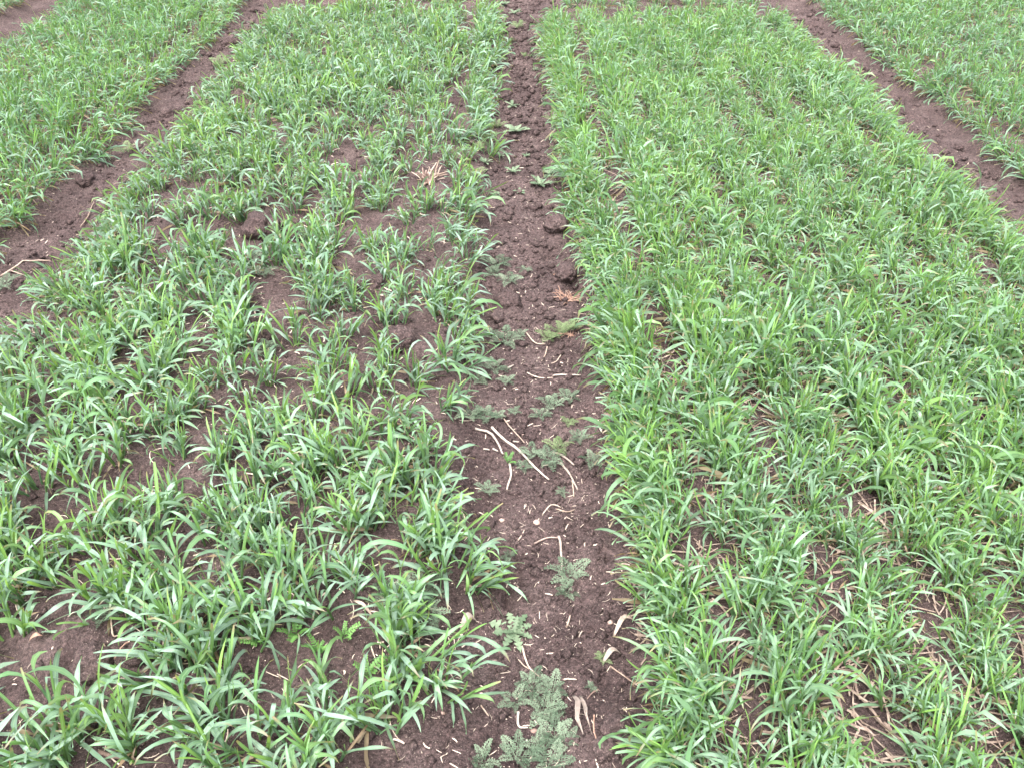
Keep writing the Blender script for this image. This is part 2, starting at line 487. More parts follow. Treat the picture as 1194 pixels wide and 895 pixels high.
def plant_spec(r, kind, scale=1.0, lean=None, lean_amt=0.0, nt=None):  # kind: broad or narrow
    """list of ('leaf', bank index, matrix) and ('stem', matrix) in the plant's own space"""
    broad = kind == 'broad'
    spec = []
    tillers = nt or (r.randint(7, 10) if broad else r.randint(9, 13))
    for t in range(tillers):
        psi = r.uniform(0, 2 * math.pi)
        rad = r.uniform(0.0, 0.042 if broad else 0.036)
        tilt = D(r.uniform(2, 18)) + (rad / 0.03) * D(13)
        ld = Vector((math.cos(psi), math.sin(psi), 0)) * math.sin(tilt)
        if lean is not None:
            ld += Vector((lean[0], lean[1], 0)) * lean_amt * r.uniform(.3, 1.2)
        axis_v = Vector((ld.x, ld.y, math.sqrt(max(0.15, 1 - ld.x ** 2 - ld.y ** 2)))).normalized()
        q = Vector((0, 0, 1)).rotation_difference(axis_v).to_matrix().to_4x4()
        base = Vector((rad * math.cos(psi), rad * math.sin(psi), 0)) * scale
        sh = (r.uniform(.045, .095) if broad else r.uniform(.045, .09)) * scale
        sr = (0.0030 if broad else 0.0022) * scale
        MT = Matrix.Translation(base) @ q
        spec.append(('stem', None, MT @ Matrix.Diagonal((sr, sr, sh, 1))))
        nl = r.randint(4, 5) if broad else r.randint(4, 6)
        phi = r.uniform(0, 2 * math.pi)
        for j in range(nl):
            fr = j / max(1, nl - 1)
            x = r.random()
            if j == nl - 1:
                k = 'up'
            elif j == 0 or (j == 1 and not broad and x < .55):
                x = r.random()
                k = 'dead' if x < (.20 if broad else .36) else 'droop'
            else:
                k = 'kink' if x < .20 else ('droop' if x < .34 else ('up' if x > (.82 if broad else .72) else 'arch'))
            Lf = (r.uniform(.06, .148) if broad else r.uniform(.06, .138)) * scale
            if k == 'up':
                Lf *= r.uniform(.5, .85)
            if k == 'dead':
                Lf *= .75
            W = (r.uniform(.0056, .0100) if broad else r.uniform(.0040, .0068)) * scale * (0.75 if k in ('up', 'dead') else 1.0)
            ph = phi + math.pi * j + r.uniform(-.7, .7)
            if lean is not None and r.random() < .45:
                ph = math.atan2(lean[1], lean[0]) + r.uniform(-.8, .8)
            h = sh * (.25 + .75 * fr)
            Mx = MT @ Matrix.Translation((0, 0, h)) @ Matrix.Rotation(ph, 4, 'Z') @ Matrix.Rotation(D(r.uniform(-6, 8)), 4, 'Y') @ Matrix.Diagonal((Lf, W / RATIO, Lf, 1))
            spec.append(('leaf', r.choice(KIDX[k]), Mx))
    return spec

class Collector:
    """gathers transformed blades and stems into one mesh"""
    def __init__(self): self.by = {}; self.n = 0
    def add(self, spec, world, lod, r):
        for typ, i, Mx in spec:
            key = (typ, i, lod)
            self.by.setdefault(key, []).append((np.array(world @ Mx), r.random()))
    def build(self, name, mat):
        V, F, A, off = [], [], [], 0
        for (typ, i, lod), lst in self.by.items():
            if typ == 'leaf':
                v, f, at = BANK[i][1][lod]
            else:
                v, f, at = (_sv, _sf[0], STEM_ATTR) if lod == 0 else (_tv, _tf[0], THIN_ATTR)
            Ms = np.array([m for m, _ in lst]); rs = np.array([q for _, q in lst])
            vh = np.concatenate([v, np.ones((len(v), 1))], 1)
            W = np.einsum('nij,vj->nvi', Ms, vh)[:, :, :3]
            n = len(lst)
            aa = np.tile(at[None], (n, 1, 1)); aa[:, :, 0] = (aa[:, :, 0] + rs[:, None]) % 1.0
            V.append(W.reshape(-1, 3)); A.append(aa.reshape(-1, 5))
            F.append((f[None] + (np.arange(n) * len(v))[:, None, None]).reshape(-1, 4) + off)
            off += n * len(v)
        return mesh_np(name, np.concatenate(V), [np.concatenate(F)], mat, True, np.concatenate(A))

# ------------------------------------------------------------------ where the plants stand
BARE = [(322, 272, .13), (352, 262, .12), (300, 285, .08), (240, 232, .10), (505, 208, .07), (55, 765, .10), (110, 765, .10), (150, 765, .07), (10, 790, .08), (60, 812, .09), (140, 800, .07), (20, 828, .06), (95, 720, .06),
        (330, 755, .06), (355, 775, .06), (238, 512, .07), (225, 568, .09), (130, 590, .07), (345, 512, .05), (430, 342, .07), (465, 395, .07), (335, 388, .07),
        (545, 745, .05), (420, 740, .05), (440, 690, .04), (400, 800, .05), (430, 840, .03), (300, 340, .07), (500, 240, .05), (225, 400, .06),
        (150, 420, .05), (60, 600, .05), (40, 480, .06), (165, 655, .05), (560, 205, .06), (540, 200, .05), (545, 335, .06), (575, 300, .08),
        (310, 420, .05), (520, 490, .03), (180, 185, .06), (265, 150, .05), (420, 165, .05), (100, 700, .06), (300, 580, .03), (395, 590, .04),
        (820, 330, .05), (825, 390, .05), (875, 465, .04), (900, 560, .05), (955, 640, .05), (1010, 650, .06), (1005, 745, .05), (1165, 650, .08), (1090, 730, .06), (950, 780, .05),
        (1180, 690, .07), (860, 250, .05), (1060, 640, .04), (985, 800, .05), (1040, 860, .05), (900, 690, .04)]
BARE_W = [(*P(a, b), r * (1.0 if a < 700 else .5)) for a, b, r in BARE]

def bare_at(x, y):
    m = 1e9
    for bx, by, r in BARE_W:
        m = min(m, math.hypot(x - bx, y - by) / r)
    return m

pr = random.Random(21)
PLANTS = []   # dict(x, y, kind, plot, row, scale, lean, lean_amt)
def rows(plot, kind, x0, x1, n, y0, y1, step, keep, edges=(None, None), scale=(.85, 1.15), jit=.028):
    for i in range(n):
        rx = x0 + (x1 - x0) * i / (n - 1)
        y = y0 + pr.uniform(0, step)
        while y < y1:
            x = rx + pr.gauss(0, jit)
            yy = y + pr.gauss(0, step * .25)
            if plot == 'left' and i == n - 1 and yy > 2.6: x += .05
            if plot == 'right' and i == 0 and yy > 3.2: x -= .03
            d = float(fbm(np.array(x + 40), np.array(yy + 12), .55, 3))
            if pr.random() < keep + (.55 if kind == 'broad' else .3) * d + .03 * (yy - 3.5) and bare_at(x, yy) > 1:
                lean, amt = None, 0
                if i == 0 and edges[0]: lean, amt = (-1, -.15), edges[0]
                if i == n - 1 and edges[1]: lean, amt = (1, -.15), edges[1]
                PLANTS.append(dict(x=x, y=yy, kind=kind, plot=plot, row=i, scale=pr.uniform(*scale) * (1 + .35 * d) * (1.12 if plot == 'right' and i < 2 else 1), lean=lean, amt=amt))
            y += step * pr.uniform(.7, 1.3) * (.80 if kind == 'narrow' and yy < 2.4 else 1)

rows('left', 'broad', -1.60, -0.22, 9, 0.45, 6.7, .072, .97, (.25, .32), jit=.045)
rows('right', 'narrow', 0.395, 1.88, 8, 0.45, 6.5, .042, 1.02, (.30, .3), (.85, 1.15), .036)
rows('far right', 'far', 2.45, 4.5, 12, 1.3, 8.6, .066, .97, (.4, None), (.85, 1.1))
rows('far left', 'far', -3.14, -2.10, 7, 1.2, 8.6, .068, .97, (.2, .45), (.9, 1.2))
rows('corner', 'far', -5.2, -3.80, 7, 3.6, 8.6, .10, .9, None or (None, .35), (.85, 1.1))
# the next plots beyond the cross alley
rows('beyond right', 'far', 0.5, 1.85, 7, 6.82, 9.6, .07, .85, (.3, None), (.9, 1.1))
rows('beyond left', 'far', -1.5, -0.2, 7, 7.1, 9.6, .09, .85, (None, .3), (.9, 1.1))
# side-shoots at the plot edges and volunteers that stray towards the furrow
for px, py, s, k in [(455, 845, 1.1, 'broad'), (478, 775, 1.15, 'broad'), (520, 660, 1.1, 'broad'), (505, 640, 1.1, 'broad'), (395, 890, 1.1, 'broad'), (350, 880, 1.0, 'broad'),
                     (95, 862, 1.25, 'broad'), (70, 880, 1.1, 'broad'), (15, 745, 1.1, 'broad'), (30, 700, 1.1, 'broad'), (170, 650, 1.2, 'broad'), (215, 800, 1.2, 'broad'), (235, 775, 1.1, 'broad'),
                     (205, 755, 1.1, 'broad'), (20, 640, 1.1, 'broad'), (285, 615, 1.15, 'broad'), (300, 520, 1.1, 'broad'), (360, 640, 1.1, 'broad'), (430, 620, 1.1, 'broad'),
                     (375, 545, 1.1, 'broad'), (460, 560, 1.1, 'broad'), (500, 560, 1.15, 'broad'), (270, 700, 1.1, 'broad'), (335, 690, 1.1, 'broad'), (465, 720, 1.0, 'broad'), (300, 860, 1.1, 'broad'), (160, 880, 1.0, 'broad')]:
    x, y = P(px, py)
    PLANTS.append(dict(x=x, y=y, kind=k, plot='left', row=-1, scale=s, lean=None, amt=0))

for p in PLANTS:
    p['z'] = float(gh(p['x'], p['y']))
    u, v, zc = project(p['x'], p['y'], p['z'] + .06)
    p['in'] = zc > .2 and -30 < u < IW + 30 and -25 < v < IH + 60
    p['px'] = (u, v)
    p['size'] = p['scale'] / zc if p['in'] else 0

KINDS = {'broad': ('broad_leaved_cereal_plant', M_BROAD), 'narrow': ('narrow_leaved_cereal_plant', M_NARROW), 'far': ('narrow_leaved_cereal_plant', M_FAR)}
N_THING = {'broad': 300, 'narrow': 300}
N_LEAVES = {'broad': 125, 'narrow': 80}
PLACE = {'left': 'patchy plot', 'right': 'dense plot'}
chosen = {}
for kind in ('broad', 'narrow'):
    c = sorted([p for p in PLANTS if p['kind'] == kind and p['in'] and p['px'][1] < IH + 15 and -8 < p['px'][0] < IW + 8], key=lambda p: -p['size'])[:N_THING[kind]]
    for k, p in enumerate(c):
        p['thing'] = True
        p['split'] = k < N_LEAVES[kind]
    chosen[kind] = c

# labels: the plant closest to a landmark is singled out by it, the others by their row
LANDMARK = {'broad': [((600, 737), 'cereal plant growing closest to the pale toothed rosette weed'), ((607, 530), 'cereal plant closest to the longest pale straw in the furrow'),
                      ((582, 676), 'cereal plant leaning over the brown stick at the edge of the furrow'), ((95, 862), 'large yellow-green cereal tuft at the bottom below the cloddy bare patch'),
                      ((15, 745), 'cereal plant bordering the cloddy bare patch at the picture edge'), ((322, 300), 'cereal plant just in front of the big crumbly clod'),
                      ((465, 415), 'cereal plant just in front of the round dark clod'), ((592, 365), 'cereal plant beside the clod on the edge of the furrow'),
                      ((205, 755), 'tall cereal plant at the side of the cloddy bare patch'), ((430, 360), 'cereal plant next to the hollow with a split clod'),
                      ((455, 845), 'last broad-leaved cereal plant along the furrow, above the smooth bare soil'), ((440, 800), 'cereal plant standing over the vetch-like seedling')],
            'narrow': [((746, 803), 'cereal plant hanging over the thin bent straw at the edge of the furrow'), ((1165, 650), 'cereal plant beside the largest bare gap in the dense plot'),
                       ((740, 890), 'cereal plant at the bottom where the dense plot meets the furrow'), ((640, 285), 'cereal plant beside the dark hole in the furrow'),
                       ((1005, 745), 'cereal plant by the straw-littered gap low in the dense plot'), ((675, 440), 'cereal plant over the end of the level pale straw')]}
ORD = ['first', 'second', 'third', 'fourth', 'fifth', 'sixth', 'seventh', 'eighth', 'ninth', 'tenth']
for kind, lst in chosen.items():
    used = set()
    word = 'broad-leaved' if kind == 'broad' else 'narrow-leaved'
    for (px, py), text in LANDMARK[kind]:
        best = min((p for p in lst if id(p) not in used), key=lambda p: math.hypot(p['px'][0] - px, p['px'][1] - py))
        used.add(id(best))
        best['label'] = text if word in text else word + ' ' + text
    nrow = 9 if kind == 'broad' else 8
    for p in lst:
        if 'label' in p:
            continue
        row = p['row']
        if row < 0:
            row = min(nrow - 1, max(0, round((p['x'] + 1.60) / (1.38 / 8))))
        r_i = nrow - 1 - row if kind == 'broad' else row
        p['in_row'] = r_i
    for r_i in range(nrow):
        mates = sorted([p for p in lst if p.get('in_row') == r_i], key=lambda p: -p['px'][1])
        for k, p in enumerate(mates):
            nth = ORD[k] if k < 10 else '%d%s' % (k + 1, 'th' if 10 <= k + 1 <= 20 else {1: 'st', 2: 'nd', 3: 'rd'}.get((k + 1) % 10, 'th'))
            p['label'] = '%s cereal plant, %s from the bottom in the %s row from the central furrow' % (word, nth, ORD[r_i])

lr = random.Random(5)
BANK_MESH = {}
def bank_mesh(i, kind):
    if (i, kind) not in BANK_MESH:
        v, f, at = BANK[i][1][0]
        BANK_MESH[(i, kind)] = mesh_np('leaf', v, [f], KINDS[kind][1], True, at)
    return BANK_MESH[(i, kind)]
STEM_MESH = {k: mesh_np('stem', _sv, _sf, KINDS[k][1], True, STEM_ATTR) for k in KINDS}

rest = {'left': Collector(), 'right': Collector(), 'far right': Collector(), 'far left': Collector(), 'corner': Collector(), 'beyond': Collector()}
for p in PLANTS:
    spec = plant_spec(lr, 'broad' if p['kind'] == 'broad' else 'narrow', p['scale'], p['lean'], p['amt'], lr.randint(6, 9) if p['kind'] == 'far' else None)
    world_m = Matrix.Translation((p['x'], p['y'], p['z'] - .003))
    nm = KINDS[p['kind']][0]
    if p.get('thing'):
        grp = 'broad-leaved cereal plants in the patchy plot' if p['kind'] == 'broad' else 'narrow-leaved cereal plants in the dense plot'
        if p['split']:
            e = add(nm, None, None, p['label'], 'cereal plant', grp, matrix=world_m)
            e.empty_display_size = .03
            for typ, i, Mx in spec:
                add(typ, bank_mesh(i, p['kind']) if typ == 'leaf' else STEM_MESH[p['kind']], e, matrix=Mx)
        else:
            cl = Collector(); cl.add(spec, Matrix(), 0 if p['size'] > .48 else 1, lr)
            add(nm, cl.build('cereal_plant', KINDS[p['kind']][1]), None, p['label'], 'cereal plant', grp, matrix=world_m)
    else:
        k = 'beyond' if p['plot'].startswith('beyond') else p['plot']
        zc = project(p['x'], p['y'], 0)[2]
        rest[k].add(spec, world_m, 1 if 0 < zc < 3.6 else 2, lr)
REST = {'left': ('patchy_plot_foliage', M_BROAD, 'thinning far rows of broad-leaved cereal at the back of the patchy plot'),
        'right': ('dense_plot_foliage', M_NARROW, 'far merged rows of narrow-leaved cereal at the back of the dense plot'),
        'far right': ('side_plot_foliage', M_FAR, 'dense green cereal stand beyond the diagonal furrow, upper right corner'),
        'far left': ('side_plot_foliage', M_FAR, 'dense green cereal stand beyond the cloddy furrow, upper left'),
        'corner': ('corner_plot_foliage', M_FAR, 'sliver of another cereal plot in the extreme upper left corner'),
        'beyond': ('end_plot_foliage', M_FAR, 'bluish cereal plants behind the end of the central plots')}
for k, (nm, mt, lb) in REST.items():
    add(nm, rest[k].build(nm, mt), None, lb, 'cereal crop', kind='stuff')

# ------------------------------------------------------------------ crumbs, chips and litter lying on the soil
def scatter_points(n, r):
    pts = []
    while len(pts) < n:
        q = r.random()
        if q < .45:
            y = 0.75 * (7.5 / .75) ** r.random(); x = r.gauss(.09, .13)
        elif q < .72:
            y = .75 * (6.5 / .75) ** r.random(); x = r.uniform(-1.6, -.1)
        elif q < .80:
            y = .8 * (6.5 / .8) ** r.random(); x = r.uniform(.3, 1.9)
        elif q < .9:
            y = 2.4 * 3 ** r.random(); x = r.gauss(-1.85, .14)
        else:
            y = 2.2 * 3.2 ** r.random(); x = r.gauss(2.16, .12)
        pts.append((x, y))
    return np.array(pts)

cr = random.Random(91)
oct_v = np.array([(1, 0, 0), (0, 1, 0), (-1, 0, 0), (0, -1, 0), (.2, .1, 1), (0, 0, -1)], float)
oct_f = np.array([(0, 1, 4), (1, 2, 4), (2, 3, 4), (3, 0, 4), (1, 0, 5), (2, 1, 5), (3, 2, 5), (0, 3, 5)])
def crumbs(n):
    pts = scatter_points(n, cr)
    z = gh(pts[:, 0], pts[:, 1])
    s = np.minimum(.0017 * (rng.random(n) ** -.55), .015) * (.75 + .16 * pts[:, 1])
    v = oct_v[None] * (1 + .7 * (rng.random((n, 6, 1)) - .5)) * s[:, None, None] * np.array([1, 1, .75])
    v = v * (1 + .5 * (rng.random((n, 1, 3)) - .5))
    v = v + np.stack([pts[:, 0], pts[:, 1], z + s * .3], 1)[:, None, :]
    f = (oct_f[None] + (np.arange(n) * 6)[:, None, None]).reshape(-1, 3)
    return mesh_np('soil_crumbs', v.reshape(-1, 3), [f], M_SOIL, False)
add('soil_crumbs', crumbs(30000), None, 'loose crumbs of dark earth lying over the bare soil', 'soil crumbs', kind='stuff')

def slivers(n, lmin, lmax, wmin, wmax, pts, lift=.002, curl=.25):
    """small flat curled chips, four faces each, lying on the soil"""
    V, F = [], []
    z = gh(pts[:, 0], pts[:, 1])
    for k in range(n):
        L_, w = lmin + (lmax - lmin) * cr.random() ** 2.2, wmin + (wmax - wmin) * cr.random() ** 1.5
        a = cr.uniform(0, math.pi * 2)
        c, s = math.cos(a), math.sin(a)
        cu, tl = cr.uniform(-curl, curl), cr.uniform(-.22, .3)
        o = len(V)
        for i in range(5):
            t = i / 4 - .5
            lx, ly = L_ * t, cu * L_ * (t * t * 4 - .5) * .5
            ww = w * (1 - .5 * abs(t) * 1.2) * .5
            hz = lift + abs(tl) * L_ * (.5 + t * (1 if tl > 0 else -1)) + .25 * ww
            for sgn in (-1, 1):
                V.append((pts[k, 0] + lx * c - (ly + sgn * ww) * s, pts[k, 1] + lx * s + (ly + sgn * ww) * c, z[k] + hz + sgn * ww * .4))
        for i in range(4):
            F.append((o + 2 * i, o + 2 * i + 1, o + 2 * i + 3, o + 2 * i + 2))
    return np.array(V), np.array(F)
n = 4200
v, f = slivers(n, .002, .024, .0007, .0030, scatter_points(n, cr))
add('straw_debris', mesh_np('straw_debris', v, [f], M_LITTER), None, 'tiny chips of straw and chaff strewn over the furrow soil', 'straw debris', kind='stuff')
n = 6500
pts = np.array([(cr.uniform(.28, 2.0), .7 * (6.6 / .7) ** (cr.random() ** .9)) for _ in range(n)])
v, f = slivers(n, .025, .13, .0018, .0065, pts, .008, .2)
add('dead_leaf_litter', mesh_np('dead_leaf_litter', v, [f], M_LITTER), None, 'pinkish tan dead blades littering the soil between the dense rows', 'leaf litter', kind='stuff')
n = 800
pts = np.array([(cr.uniform(-1.6, -.1), .8 * (6.6 / .8) ** (cr.random() ** .9)) for _ in range(n)])
v, f = slivers(n, .012, .055, .0015, .0045, pts, .006, .3)
add('dead_leaf_litter', mesh_np('dead_leaf_litter', v, [f], M_LITTER), None, 'scattered dead blades on the soil of the patchy plot', 'leaf litter', kind='stuff')

# ------------------------------------------------------------------ clods
import bmesh
def clod(px, py, r, label, seed, flat=.75):
    bm = bmesh.new()
    bmesh.ops.create_icosphere(bm, subdivisions=4, radius=1.0)
    v = np.array([q.co[:] for q in bm.verts])
    f = np.array([[q.index for q in fc.verts] for fc in bm.faces])
    bm.free()
    d = 1 + .38 * fbm(v[:, 0] + seed, v[:, 1] + v[:, 2] * .7, .9, 4) + .22 * fbm(v[:, 2] + seed, v[:, 0] - v[:, 1], .35, 3) + .16 * fbm(v[:, 1] * 3 + seed, v[:, 2] * 3, .3, 2)
    v = v * d[:, None] * r * 1.05 * np.array([1, .9, flat])
    b = G(px, py)
    add('soil_clod', mesh_np('soil_clod', v, [f], M_SOIL), None, label, 'clod', 'clods of earth', matrix=Matrix.Translation(b + Vector((0, 0, r * .10))) @ Matrix.Rotation(seed, 4, 'Z'))
for k, a in enumerate([(305, 268, .075, 'biggest crumbly clod of earth, in the bare patch of the patchy plot'), (335, 282, .05, 'smaller clod just right of the biggest crumbly clod'),
                       (465, 397, .052, 'round dark clod between the cereal plants, halfway up the patchy plot'), (452, 409, .025, 'small clod leaning against the round dark clod'),
                       (592, 352, .050, 'dark clod on the left edge of the furrow beside feathery weed'), (580, 372, .030, 'low clod in front of the dark clod at the furrow edge'),
                       (435, 333, .055, 'clod with a dark split beneath, upper patchy plot'), (648, 262, .050, 'clod above the dark hole on the right side of the furrow'),
                       (662, 318, .045, 'undercut clod carrying a thin russet straw, right side of the furrow'), (103, 757, .045, 'lumpy clod amid the bare patch at lower left'),
                       (162, 760, .030, 'small clod right of the bent straw in the lower left bare patch'), (100, 205, .045, 'clod in the cloddy furrow at the foot of the side stand'),
                       (268, 47, .06, 'clod near the top end of the cloddy furrow'), (198, 135, .05, 'flat clod midway along the cloddy furrow'), (720, 850, .032, 'crumbly clod at the right edge of the furrow, bottom of picture'),
                       (704, 872, .025, 'small crumbly clod lowest in the furrow, right of the dry curled leaves'), (445, 370, .035, 'clod under the leaves behind the round dark clod')]):
    clod(a[0], a[1], a[2], a[3], 1.7 + 3.1 * k)

# ------------------------------------------------------------------ straw stalks and sticks
def stalk(name, line, wpx, label, mat, cat='straw', lift=.004, taper=.6, sides=7):
    g = [G(*q) for q in line]
    pts = []
    n = 9
    for i in range(n):
        t = i / (n - 1) * (len(g) - 1)
        k = min(int(t), len(g) - 2)
        fr = t - k
        p0, p1, p2, p3 = g[max(k - 1, 0)], g[k], g[k + 1], g[min(k + 2, len(g) - 1)]
        q = 0.5 * (2 * p1 + (p2 - p0) * fr + (2 * p0 - 5 * p1 + 4 * p2 - p3) * fr ** 2 + (3 * p1 - p0 - 3 * p2 + p3) * fr ** 3)
        pts.append(q)
    zc = project(*pts[0])[2]
    r = wpx / F_PX * zc / 2 * .78
    # straw is stiff: it bridges the hollows rather than following every crumb
    zs = [max(float(gh(p.x, p.y)), p.z - .004) for p in pts]
    zl = np.convolve(np.pad(np.array(zs), 2, mode='edge'), np.ones(5) / 5, 'valid')
    o = pts[0].copy()
    jr = random.Random(label)
    pts = [p + Vector((jr.gauss(0, r * .15), jr.gauss(0, r * .15), 0)) for p in pts]
    pp = [Vector((p.x, p.y, max(zl[i], zs[i] - .003) + r * .9 + lift)) - o for i, p in enumerate(pts)]
    rad = [r * (1 - (1 - taper) * i / (n - 1)) * (1.18 if i in (3, 6) else 1) for i in range(n)]
    v, f = tube(pp, rad, sides)
    add(name, mesh_np(name, v, f, mat), None, label, cat, 'straw and sticks on the ground', matrix=Matrix.Translation(o))
S = M_STRAW
for a in [
    ('straw_stalk', [(573.6, 501.9), (590.4, 516.2), (607.2, 528.7), (622.3, 545.5), (639.9, 561.4)], 4.2, 'longest pale straw stalk, lying diagonally across the furrow', M_BONE),
    ('straw_stalk', [(584.5, 482.6), (593.8, 496.9), (611.4, 518.7)], 2.2, 'thin straw running above the longest pale straw stalk', S),
    ('straw_stalk', [(553.5, 500.2), (572, 508.6), (582, 520.4), (586.2, 530.4)], 4, 'curved straw meeting the upper end of the longest straw stalk', M_BONE),
    ('straw_stalk', [(593.8, 543.8), (595.8, 555.6), (591.2, 571.5)], 4, 'short bowed pale straw below the curved straw at furrow left', M_BONE),
    ('straw_stalk', [(644.9, 529.6), (659.1, 537.1), (669.2, 548)], 4, 'upper of two bent pale straws at the right of the furrow', M_BONE),
    ('straw_stalk', [(653.3, 541.3), (664.2, 557.2), (673.4, 574)], 3.8, 'lower of two bent pale straws, ending at a small pit', M_BONE),
    ('straw_stalk', [(667, 565), (669, 579)], 2.6, 'short straw stub crossing the lower bent pale straw', S),
    ('straw_stalk', [(632.3, 600), (642.4, 590.8), (654.1, 589.1)], 2.2, 'thin hooked straw below the feathery weeds mid furrow', S),
    ('straw_stalk', [(649, 594), (660, 594), (670, 592.8)], 2.4, 'short level straw beside the thin hooked straw', S),
    ('straw_stalk', [(598, 516.2), (605.5, 516.2)], 2.8, 'stubby white chip just right of the longest straw stalk', M_BONE),
    ('straw_stalk', [(575.3, 525.4), (580.3, 530.4)], 3.2, 'stubby white chip left of the short bowed straw', M_BONE),
    ('straw_stalk', [(564, 527), (571, 527)], 3, 'stubby pale chip at the leaves left of the furrow', M_BONE),
    ('straw_stalk', [(696.9, 491.9), (699, 500), (701, 508.6)], 3.4, 'pale upright-looking straw at the dense plot edge', M_BONE),
    ('straw_stalk', [(614.6, 437.5), (629, 441), (644.4, 441.8)], 2.2, 'thin level straw joining the level pale straw end to end', S),
    ('straw_stalk', [(644.4, 438.2), (660, 440), (677, 440.4)], 3, 'level pale straw running under the dense plot leaves', M_BONE),
    ('straw_stalk', [(613.9, 390.3), (624, 398), (635.7, 404.8)], 2.2, 'oblique straw entering the yellowish feathery weed', S),
    ('straw_stalk', [(637.8, 407), (636, 414), (631.3, 419.3)], 2.2, 'small hooked straw below the yellowish feathery weed', S),
    ('straw_stalk', [(592, 431), (599, 426.5)], 3, 'white chip beside the feathery weed at furrow left', M_BONE),
    ('straw_stalk', [(654, 413.5), (649, 419), (643, 423.6)], 1.8, 'thin forked straw right of the small hooked straw', S),
    ('straw_stalk', [(623, 634.4), (637, 630.5), (651, 630)], 3, 'grey stick touching the bone-white straw from the left', M_STICK),
    ('straw_stalk', [(651.6, 627.7), (654, 642), (655, 665)], 4.6, 'bone-white splintered straw pointing down to a feathery weed', M_BONE),
    ('straw_stalk', [(602, 636), (607, 628), (611.4, 621)], 2.4, 'slanting straw chip above the drying cracks', S),
    ('fallen_stick', [(541.8, 687), (563.6, 683), (582, 676)], 5, 'brown stick poking out from under the cereal leaves', M_STICK),
    ('straw_stalk', [(660.8, 729), (665, 719)], 3.6, 'thick brown straw bit right of the toothed rosette', S),
    ('straw_stalk', [(667.5, 744), (667.5, 728.2)], 2.4, 'thin pale straw bit right of the toothed rosette', M_BONE),
    ('straw_stalk', [(608.6, 756.7), (612, 770), (617, 779.4), (628.7, 788.6)], 3.4, 'forked curved straw above the feathery weed mat', S),
    ('straw_stalk', [(603, 768), (610, 776), (617, 780)], 2, 'thin prong of dry stem beside the forked curved straw', S),
    ('straw_stalk', [(710.9, 778.5), (727.6, 790), (746, 803)], 2.4, 'thin bent straw reaching under the dense plot, lower furrow', S),
    ('straw_stalk', [(692.4, 835.5), (692.4, 854), (702.5, 879)], 2.6, 'long russet straw right of the dry curled leaves', M_STRAW_RED),
    ('straw_stalk', [(697.5, 802), (690, 811), (684, 818)], 2.8, 'grey stick sticking up behind the dry curled leaves', M_STICK),
    ('straw_stalk', [(604.4, 831.3), (604.4, 845.6), (615.3, 847.3)], 4, 'white angular straw chip left of the feathery weed mat', M_BONE),
    ('straw_stalk', [(657, 794.5), (672, 795.5)], 3, 'pale flat straw chip above the dry curled leaves', S),
    ('straw_stalk', [(561, 826), (570, 836)], 3, 'pale chip alone on the smooth lower furrow soil', S),
    ('straw_stalk', [(0, 321), (18, 313), (40, 307), (60, 305)], 3, 'long pale straw lying in the furrow at the picture edge', S),
    ('straw_stalk', [(12, 316), (24, 322), (38, 326)], 1.8, 'short straw branching below the long pale straw', S),
    ('straw_stalk', [(95, 268), (103, 253), (110, 237)], 2, 'straw slanting up at the edge of the cloddy furrow', S),
    ('straw_stalk', [(120, 747), (121, 760), (124, 774)], 3, 'upright short straw in the lower left bare patch', S),
    ('straw_stalk', [(134, 769), (146, 754), (162, 748), (178, 741)], 2.4, 'long curved root-like straw in the lower left bare patch', M_STRAW_RED),
    ('straw_stalk', [(131, 722), (131, 737), (135, 742), (149, 738)], 3, 'hooked dry stem above the long curved straw', S),
    ('fallen_stick', [(117, 880), (140, 884), (164, 888)], 7, 'thick brown stick half hidden among the bottom cereal tufts', M_STICK),
    ('straw_stalk', [(510, 781), (522, 792), (535, 807)], 2.4, 'russet straw leaning out of the last cereal plant', M_STRAW_RED),
    ('straw_stalk', [(645, 319), (660, 316), (668, 318)], 2.4, 'russet straw lying on the undercut clod', M_STRAW_RED),
    ('straw_stalk', [(350, 262), (362, 268), (372, 264)], 2, 'straw wisps right of the biggest crumbly clod', S),
    ('straw_stalk', [(340, 541), (356, 548), (372, 549)], 3, 'pale straw on bare soil between left plants, picture middle', S),
    ('straw_stalk', [(228, 392), (240, 397), (251, 399)], 2.4, 'pair-like russet straw in the upper patchy plot gap', M_STRAW_RED)]:
    stalk(*a)

# ------------------------------------------------------------------ dry curled leaves, stubble, stones
def ribbon(line, wpx, lift, curl, seed):
    g = [G(*q) for q in line]
    n = 10
    r = random.Random(seed)
    zc = project(*g[0])[2]
    w = wpx / F_PX * zc
    V, F = [], []
    o = g[0].copy()
    for i in range(n):
        t = i / (n - 1) * (len(g) - 1)
        k = min(int(t), len(g) - 2)
        c = g[k].lerp(g[k + 1], t - k)
        k0, k1 = g[k], g[k + 1]
        d = (k1 - k0); d.z = 0; d.normalize()
        side = Vector((-d.y, d.x, 0))
        s = i / (n - 1)
        ww = w * .5 * math.sin(math.pi * min(.97, .12 + .85 * s)) 
        tw = curl * s
        for j in (-1, -.4, .4, 1):
            up = abs(j) ** 2 * ww * .8
            V.append(c - o + side * (j * ww * math.cos(tw)) + Vector((0, 0, lift * math.sin(math.pi * s) + .004 + up + max(0, j * ww * math.sin(tw)))))
    for i in range(n - 1):
        for j in range(3):
            a = i * 4 + j
            F.append((a, a + 1, a + 5, a + 4))
    return o, np.array([tuple(q) for q in V]), np.array(F)

